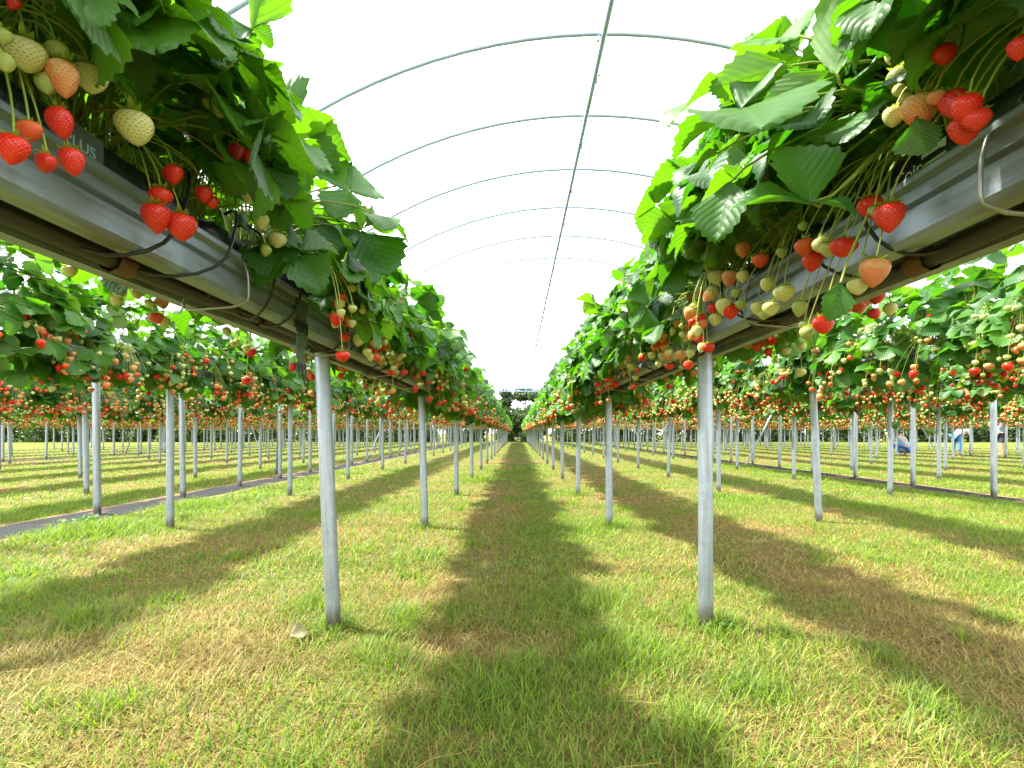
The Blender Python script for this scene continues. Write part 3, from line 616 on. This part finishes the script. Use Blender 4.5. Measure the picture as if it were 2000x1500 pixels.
# grass
def vn(x,y,s,seed):
    r=np.random.default_rng(seed); o=0
    for k in range(5):
        a=r.uniform(0,2*PI); f=s*r.uniform(.6,1.6); o=o+np.sin((x*np.cos(a)+y*np.sin(a))*f+r.uniform(0,6))
    return o/5
STR=[XC-W/2,XC+W/2,XC-1.5*W,XC+1.5*W]
BLADE=(np.array([(-.5,0,0),(.5,0,0),(.38,.28,.5),(-.38,.28,.5),(.02,.85,.92),(-.02,.85,.92)]),np.array([(0,1,2,3),(3,2,4,5)]),np.array([(0,0),(1,0),(1,.5),(0,.5),(1,1),(0,1)]))
gm=MB(); rg=np.random.default_rng(3)
def scatter(n,y0,y1,wid,hmin,hmax,pow_=1.):
    y=np.sqrt(rg.uniform(y0*y0,y1*y1,n)); x=rg.uniform(-1,1,n)*(1.16*y+.5)
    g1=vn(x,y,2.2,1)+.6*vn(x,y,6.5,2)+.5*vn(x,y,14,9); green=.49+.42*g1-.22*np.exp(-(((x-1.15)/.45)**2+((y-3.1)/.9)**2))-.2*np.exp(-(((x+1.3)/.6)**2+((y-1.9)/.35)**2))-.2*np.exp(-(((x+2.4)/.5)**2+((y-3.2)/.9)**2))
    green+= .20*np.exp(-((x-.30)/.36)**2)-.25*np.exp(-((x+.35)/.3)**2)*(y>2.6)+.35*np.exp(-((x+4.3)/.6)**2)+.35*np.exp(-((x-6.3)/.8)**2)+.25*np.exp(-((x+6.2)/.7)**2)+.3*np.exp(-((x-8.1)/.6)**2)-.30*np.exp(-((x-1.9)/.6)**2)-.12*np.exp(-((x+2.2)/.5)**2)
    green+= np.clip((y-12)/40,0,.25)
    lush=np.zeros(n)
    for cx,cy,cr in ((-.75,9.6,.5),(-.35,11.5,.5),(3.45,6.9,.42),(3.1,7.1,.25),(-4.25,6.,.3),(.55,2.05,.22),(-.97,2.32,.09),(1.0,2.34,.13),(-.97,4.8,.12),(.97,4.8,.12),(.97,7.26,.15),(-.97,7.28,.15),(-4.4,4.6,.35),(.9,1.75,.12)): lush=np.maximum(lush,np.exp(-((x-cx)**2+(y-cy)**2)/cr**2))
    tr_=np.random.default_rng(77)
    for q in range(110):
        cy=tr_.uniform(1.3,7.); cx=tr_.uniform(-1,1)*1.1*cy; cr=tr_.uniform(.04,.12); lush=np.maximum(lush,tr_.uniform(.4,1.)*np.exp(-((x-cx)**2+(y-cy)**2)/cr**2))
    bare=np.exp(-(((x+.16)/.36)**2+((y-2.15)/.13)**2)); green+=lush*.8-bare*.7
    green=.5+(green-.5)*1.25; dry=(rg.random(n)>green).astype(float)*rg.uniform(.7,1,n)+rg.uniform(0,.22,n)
    keep=np.ones(n,bool)
    for s in STR: keep&=(np.abs(x-s)>(.36 if s==STR[0] else .27)+.06*rg.random(n))
    keep&=rg.random(n)>bare*.75
    h=rg.uniform(hmin,hmax,n)*(1+.5*vn(x,y,5,4))*(1+1.0*lush)*np.where(dry>.6,.75,1); h*=1+.5*(np.exp(-((x+4.3)/.5)**2)+np.exp(-((x-6.6)/.5)**2)); h=np.maximum(h,hmin*.5)
    lie=np.where(dry>.6,rg.uniform(.2,1.25,n),rg.uniform(0,.75,n))
    az=rg.uniform(0,2*PI,n); ca,sa=np.cos(az),np.sin(az); cl,sl=np.cos(lie),np.sin(lie)
    w=wid*rg.uniform(.6,1.3,n)
    right=np.stack([ca,sa,0*ca],-1); fw=np.stack([-sa,ca,0*ca],-1); up=np.array([0,0,1.])
    A=fw*cl[:,None]-up*sl[:,None]*.0+0; 
    A=fw*(cl*.55+sl)[:,None]; B=up*cl[:,None]+fw*(sl*.4)[:,None]
    R=np.stack([right*w[:,None],A*h[:,None],B*h[:,None]],-1)
    k=keep; T=np.stack([x,y,np.zeros(n)-.002],-1)
    gm.inst(BLADE,R[k],T[k],np.ones(k.sum()),0,rg.random(k.sum()),np.clip(dry[k],0,1))
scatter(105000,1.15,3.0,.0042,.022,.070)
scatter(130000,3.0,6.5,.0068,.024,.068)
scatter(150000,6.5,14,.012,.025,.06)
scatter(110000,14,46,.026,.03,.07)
# long loose straws and tall blades near the camera
n=900; y=np.sqrt(rg.uniform(1.3,16,n)); x=rg.uniform(-1,1,n)*(1.16*y+.3); az=rg.uniform(0,2*PI,n); L=rg.uniform(.06,.17,n); z=rg.uniform(.012,.035,n)
p0=np.stack([x,y,z],-1); dr=np.stack([np.cos(az),np.sin(az),rg.normal(0,.12,n)],-1); pts=bez(p0,p0+dr*L[:,None]*.3+np.array([0,0,.012]),p0+dr*L[:,None]*.7,p0+dr*L[:,None]+rg.normal(0,.015,(n,3))*np.array([1,1,.3]),4)
V,F,U=tubes(pts,np.full((1,4),.0013),3); gm.add(V,F,0,U,np.repeat(rg.uniform(.5,1,n),12),np.repeat(rg.uniform(.8,1,n),12))
tag(gm.build('grass',[M['grass']]),'short mown grass, part green and part dry straw, under the racks','grass',None,'stuff')

def ground_leaf(name,loc,size,n,label,cat,seed,grp=None):
    rg=np.random.default_rng(seed); mb=MB()
    if n==1: mb.inst(LF0,frames(np.array([[.2,-.45,.8]]),np.array([[.7,.5,.3]])),np.zeros((1,3)),np.array([size]),0)
    else:
        P=np.stack([rg.normal(0,size*.9,n),rg.normal(0,size*.9,n),rg.uniform(.3,1.6,n)*size],-1)
        mb.inst(T1[1],frames(rg.normal(0,.35,(n,3))+np.array([0,-.1,1]),rg.normal(0,1,(n,3))),P,size*rg.uniform(.4,.8,n),0)
        b=P*np.array([.2,.2,0]); V,F,U=tubes(bez(b,b+np.array([0,0,size*.5]),P-np.array([0,0,.01]),P,4),np.full((1,4),.0014),3); mb.add(V,F,1,U,.4)
    tag(link(name,mb.mesh(name,[M['leaf'] if n>1 else plain('dry_leaf',(.10,.09,.035),.7),M['stalk']]),None,loc),label,cat,grp)
p=at(565,1255,2.17); ground_leaf('fallen_leaf',(p[0],2.17,.03),.085,1,'single dried fallen strawberry leaf lying on the dry grass near the left post','fallen leaf',1)
ground_leaf('clover_tuft',(1.05,2.29,0),.034,12,'small green clover weed at the foot of the nearest right post','weed',2)
ground_leaf('leafy_weed',(-4.5,4.75,0),.085,14,'leafy weed standing in the long grass beside the dark strip','weed',3)
# ---------------------------------------------------------------- trees at the far end
def tree(x,y,h,rad,seed,label,trunk_h=1.2,lean=0.,base=.1):
    rg=np.random.default_rng(seed); root=empty('tree',(x,y,0)); tag(root,label,'tree','trees beyond the far end of the racks')
    tb=MB(); top=np.array([lean,0,h*.75]); P=[bez((0,0,-.2),(0,0,h*.3),(lean*.5,0,h*.5),top,8)]; V,F,U=tubes(np.array(P),np.linspace(.17,.05,8)[None],8); tb.add(V,F,0,U)
    for q in range(6):
        a=rg.uniform(0,2*PI); z=rg.uniform(trunk_h,h*.7); e=np.array([math.cos(a)*rad*.7,math.sin(a)*rad*.7,z+rad*.5]); V,F,U=tubes(bez((lean*z/h,0,z),(lean*z/h,0,z+.3),e*.7+np.array([0,0,.2]),e,5)[None],np.linspace(.06,.02,5)[None],5); tb.add(V,F,0,U)
    tb.build('trunk',[M['trunk']],root)
    cb=MB(); nc=34; cz=rg.uniform(base,h-rad*.3,nc); a=rg.uniform(0,2*PI,nc); f=np.clip(1.15-((cz-base)/(h-base))**2*.75,.2,1); q=np.sqrt(rg.random(nc))*rad*f
    C=np.stack([np.cos(a)*q+lean*cz/h,np.sin(a)*q,cz],-1); per=150; N=nc*per
    CC=np.repeat(C,per,0); D=nz(rg.normal(0,1,(N,3))); rr=np.repeat(rg.uniform(.45,.8,nc)*rad/1.6,per)*rg.uniform(.5,1.1,N)
    Pp=CC+D*rr[:,None]*np.array([1,1,.8]); R=frames(D+rg.normal(0,.5,(N,3)),rg.normal(0,1,(N,3)))
    cb.inst(LF2,R,Pp,rg.uniform(.16,.30,N),0,np.clip(np.repeat(rg.random(nc),per)*.7+rg.random(N)*.3,0,1)); cb.build('crown',[M['tree']],root)
tree(-1.4,49,5.7,1.35,1,'dark leafy tree left of the bright gap at the end of the aisle')
tree(2.3,49.5,5.8,1.25,2,'dark leafy tree right of the bright gap at the end of the aisle')
tree(.5,48,3.7,1.7,3,'low dark bush blocking the end of the central aisle',.5,0,.0)
tree(.4,51,6.1,1.1,8,'slim tree whose trunk shows in the bright gap at the aisle end',4.2,.6,4.9)
for i,x in enumerate(list(range(-58,-4,4))+list(range(6,60,4))):
    tree(x+random.uniform(-.8,.8),48.5+random.uniform(0,2.5),random.uniform(3.2,4.3),random.uniform(2.2,2.7),30+i,'dark green tree, one of the line standing behind the far '+('left' if x<0 else 'right')+' racks',.6,0,.0)

# ---------------------------------------------------------------- green plastic strap hanging over the near left post
root=empty('plastic_strap',(-.845,1.78,1.30)); tag(root,'dull green plastic strap hanging from the gutter above the nearest left post','strap')
def strap(name,z0,z1,w,mat,y=0,x=0,fr=None):
    mb=MB(); n=6; 
    for q in range(n):
        a,b=z0+(z1-z0)*q/n,z0+(z1-z0)*(q+1)/n; c=.004*math.sin(q*1.3)
        box(mb,x+c,x+c+.004,y-w/2*(1-.05*q),y+w/2*(1-.05*q),min(a,b)+.0003,max(a,b),0)
    return mb.build(name,[mat],root,smooth=False)
strap('upper_flap',.235,.135,.10,M['strap']); strap('lower_flap',.115,-.03,.085,M['strap'],.01,-.006)
for nm,zz,w in (('upper_fringe',.135,.095),('lower_fringe',-.03,.07)):
    mb=MB()
    for q in range(7):
        yy=-w/2+w*q/6; L=.035+.015*math.sin(q*2.3); box(mb,.0,.004,yy-.004,yy+.004,zz-L,zz,0)
    mb.build(nm,[M['strapdark']],root,smooth=False)

# ---------------------------------------------------------------- fruit pickers far right
def skin(name, joints, edges, mats, parent, sub=2):
    me=bpy.data.meshes.new(name); me.from_pydata([j[:3] for j in joints],edges,[]); o=link(name,me,parent)
    md=o.modifiers.new('s','SKIN'); md.use_smooth_shade=True
    for i,j in enumerate(joints): me.skin_vertices[0].data[i].radius=(j[3],j[4] if len(j)>4 else j[3])
    me.skin_vertices[0].data[0].use_root=True
    o.modifiers.new('d','SUBSURF').levels=sub; o.modifiers['d'].render_levels=sub
    dg=bpy.context.evaluated_depsgraph_get(); m2=bpy.data.meshes.new_from_object(o.evaluated_get(dg)); o.modifiers.clear(); o.data=m2; m2.materials.clear()
    for m in mats: m2.materials.append(m)
    return o
SK=plain('skin',(.50,.28,.18),.5); HAIR=plain('hair',(.03,.02,.015),.6); WHITE=plain('white_cloth',(.75,.75,.76),.8); BLUE=plain('blue_denim',(.06,.20,.42),.8); ROYAL=plain('blue_cloth',(.03,.13,.50),.8); DARK=plain('dark_cloth',(.03,.035,.06),.8); LBLUE=plain('pale_blue_cloth',(.30,.45,.70),.8)
def person(loc,rz,pose,top,legs,label,shorts=False):
    root=tag(empty('person',loc),label,'person'); root.rotation_euler=(0,0,rz)
    if pose=='bent':     # standing, bent forward from the hips (facing +x)
        hip=(0,0,.88); ch=(.38,0,1.08); nk=(.50,0,1.08); hd=(.62,0,1.06); sho=[(.42,s*.19,1.10) for s in (-1,1)]; el=[(.50,s*.22,.82) for s in (-1,1)]; ha=[(.66,s*.14,.66) for s in (-1,1)]; kn=[(.02,s*.12,.48) for s in (-1,1)]; ft=[(-.03,s*.13,.07) for s in (-1,1)]
    elif pose=='squat':
        hip=(0,0,.34); ch=(.20,0,.72); nk=(.24,0,.86); hd=(.28,0,.99); sho=[(.22,s*.19,.78) for s in (-1,1)]; el=[(.40,s*.2,.66) for s in (-1,1)]; ha=[(.55,s*.12,.80) for s in (-1,1)]; kn=[(.40,s*.15,.50) for s in (-1,1)]; ft=[(.08,s*.15,.07) for s in (-1,1)]
    else:
        hip=(0,0,.92); ch=(.03,0,1.30); nk=(.04,0,1.48); hd=(.07,0,1.62); sho=[(.03,s*.2,1.40) for s in (-1,1)]; el=[(.16,s*.25,1.18) for s in (-1,1)]; ha=[(.36,s*.16,1.28) for s in (-1,1)]; kn=[(.03,s*.10,.50) for s in (-1,1)]; ft=[(0,s*.11,.07) for s in (-1,1)]
    J=[(*hip,.15),(*ch,.15,.17),(*nk,.06),(*hd,.10,.115)]; E=[(0,1),(1,2),(2,3)]
    for q in (0,1):
        b=len(J); J+=[(*sho[q],.065),(*el[q],.047),(*ha[q],.034),(hip[0],hip[1]+(q*2-1)*.09,hip[2]-.04,.105),(*kn[q],.07),(*ft[q],.045),(ft[q][0]+.15,ft[q][1],.045,.04)]
        E+=[(1,b),(b,b+1),(b+1,b+2),(0,b+3),(b+3,b+4),(b+4,b+5),(b+5,b+6)]
    skin('body',J,E,[SK],root)
    k=1.18; tj=[(*hip,.155),(*ch,.165,.185)]; te=[(0,1)]
    for q in (0,1): b=len(tj); tj+=[(*sho[q],.082),tuple((np.array(sho[q])*.25+np.array(el[q])*.75))+(.062,)]; te+=[(1,b),(b,b+1)]
    skin('shirt',tj,te,[top],root)
    lj=[(hip[0],hip[1],hip[2]+.03,.165)]; le=[]
    for q in (0,1):
        b=len(lj); e=kn[q] if shorts else ft[q]; lj+=[(hip[0],(q*2-1)*.09,hip[2]-.04,.12),(*kn[q],.086)]; le+=[(0,b),(b,b+1)]
        if not shorts: lj.append((ft[q][0],ft[q][1],.12,.07)); le.append((b+1,b+2))
    skin('trousers' if not shorts else 'shorts',lj,le,[legs],root)
    skin('hair',[(hd[0]-.02,hd[1],hd[2]+.03,.10,.12),(hd[0]-.05,hd[1],hd[2]-.02,.09)],[(0,1)],[HAIR],root)
def gx(px,d): return (px-1010)/889*d
person((gx(1868,21),21,0),.2,'bent',WHITE,BLUE,'person in a white top and blue jeans bending over to pick fruit')
person((gx(1770,19.5),19.5,0),1.9,'squat',LBLUE,ROYAL,'person in bright blue trousers crouching between the posts')
person((gx(1957,20),20,0),2.6,'stand',LBLUE,DARK,'person in dark shorts standing beside the far right post',True)

# ---------------------------------------------------------------- light, sky, camera
sv=Vector((-1.0,.28,1.62)).normalized(); el=math.asin(sv.z); az=math.atan2(sv.x,sv.y)
ld=bpy.data.lights.new('sun','SUN'); ld.energy=4.4; ld.angle=math.radians(3.2); ld.color=(1,.955,.88)
lo=bpy.data.objects.new('sun',ld); COL.objects.link(lo); lo.rotation_euler=sv.to_track_quat('Z','Y').to_euler()
w=bpy.data.worlds.new('World'); scn.world=w; w.use_nodes=True; nt=w.node_tree; nt.nodes.clear()
ou=nt.nodes.new('ShaderNodeOutputWorld'); sk=nt.nodes.new('ShaderNodeTexSky'); sk.sky_type='NISHITA'; sk.sun_disc=False; sk.sun_elevation=el; sk.sun_rotation=az
b1=nt.nodes.new('ShaderNodeBackground'); nt.links.new(sk.outputs[0],b1.inputs[0]); b1.inputs[1].default_value=.11
b2=nt.nodes.new('ShaderNodeBackground'); b2.inputs[0].default_value=(.97,.99,1,1); b2.inputs[1].default_value=.88
tc=nt.nodes.new('ShaderNodeTexCoord'); mp=nt.nodes.new('ShaderNodeMapping'); mp.inputs['Scale'].default_value=(1,1,2.5); nt.links.new(tc.outputs['Generated'],mp.inputs[0])
ns=nt.nodes.new('ShaderNodeTexNoise'); ns.inputs['Scale'].default_value=1.6; ns.inputs['Detail'].default_value=5; nt.links.new(mp.outputs[0],ns.inputs['Vector'])
mr=nt.nodes.new('ShaderNodeMapRange'); mr.inputs[1].default_value=.30; mr.inputs[2].default_value=.5; mr.inputs[3].default_value=.55; mr.inputs[4].default_value=1; nt.links.new(ns.outputs['Fac'],mr.inputs[0])
mx=nt.nodes.new('ShaderNodeMixShader'); nt.links.new(mr.outputs[0],mx.inputs[0]); nt.links.new(b1.outputs[0],mx.inputs[1]); nt.links.new(b2.outputs[0],mx.inputs[2]); nt.links.new(mx.outputs[0],ou.inputs[0])
cd=bpy.data.cameras.new('camera'); cam=bpy.data.objects.new('camera',cd); COL.objects.link(cam); cam.location=(0,0,1); cam.rotation_euler=(PI/2,0,0)
cd.sensor_width=36; cd.lens=16.0; cd.shift_x=-.005; cd.shift_y=.0475; cd.clip_start=.02; cd.clip_end=2000; scn.camera=cam
scn.view_settings.view_transform='Standard'; scn.view_settings.look='None'; scn.view_settings.gamma=1; scn.view_settings.exposure=2.2
try:
    c=scn.cycles; c.use_denoising=True; c.denoiser='OPENIMAGEDENOISE'; c.max_bounces=7; c.diffuse_bounces=3; c.glossy_bounces=3; c.transmission_bounces=4; c.transparent_max_bounces=6; c.caustics_reflective=False; c.caustics_refractive=False; c.use_adaptive_sampling=True; c.adaptive_threshold=.015
except Exception: pass
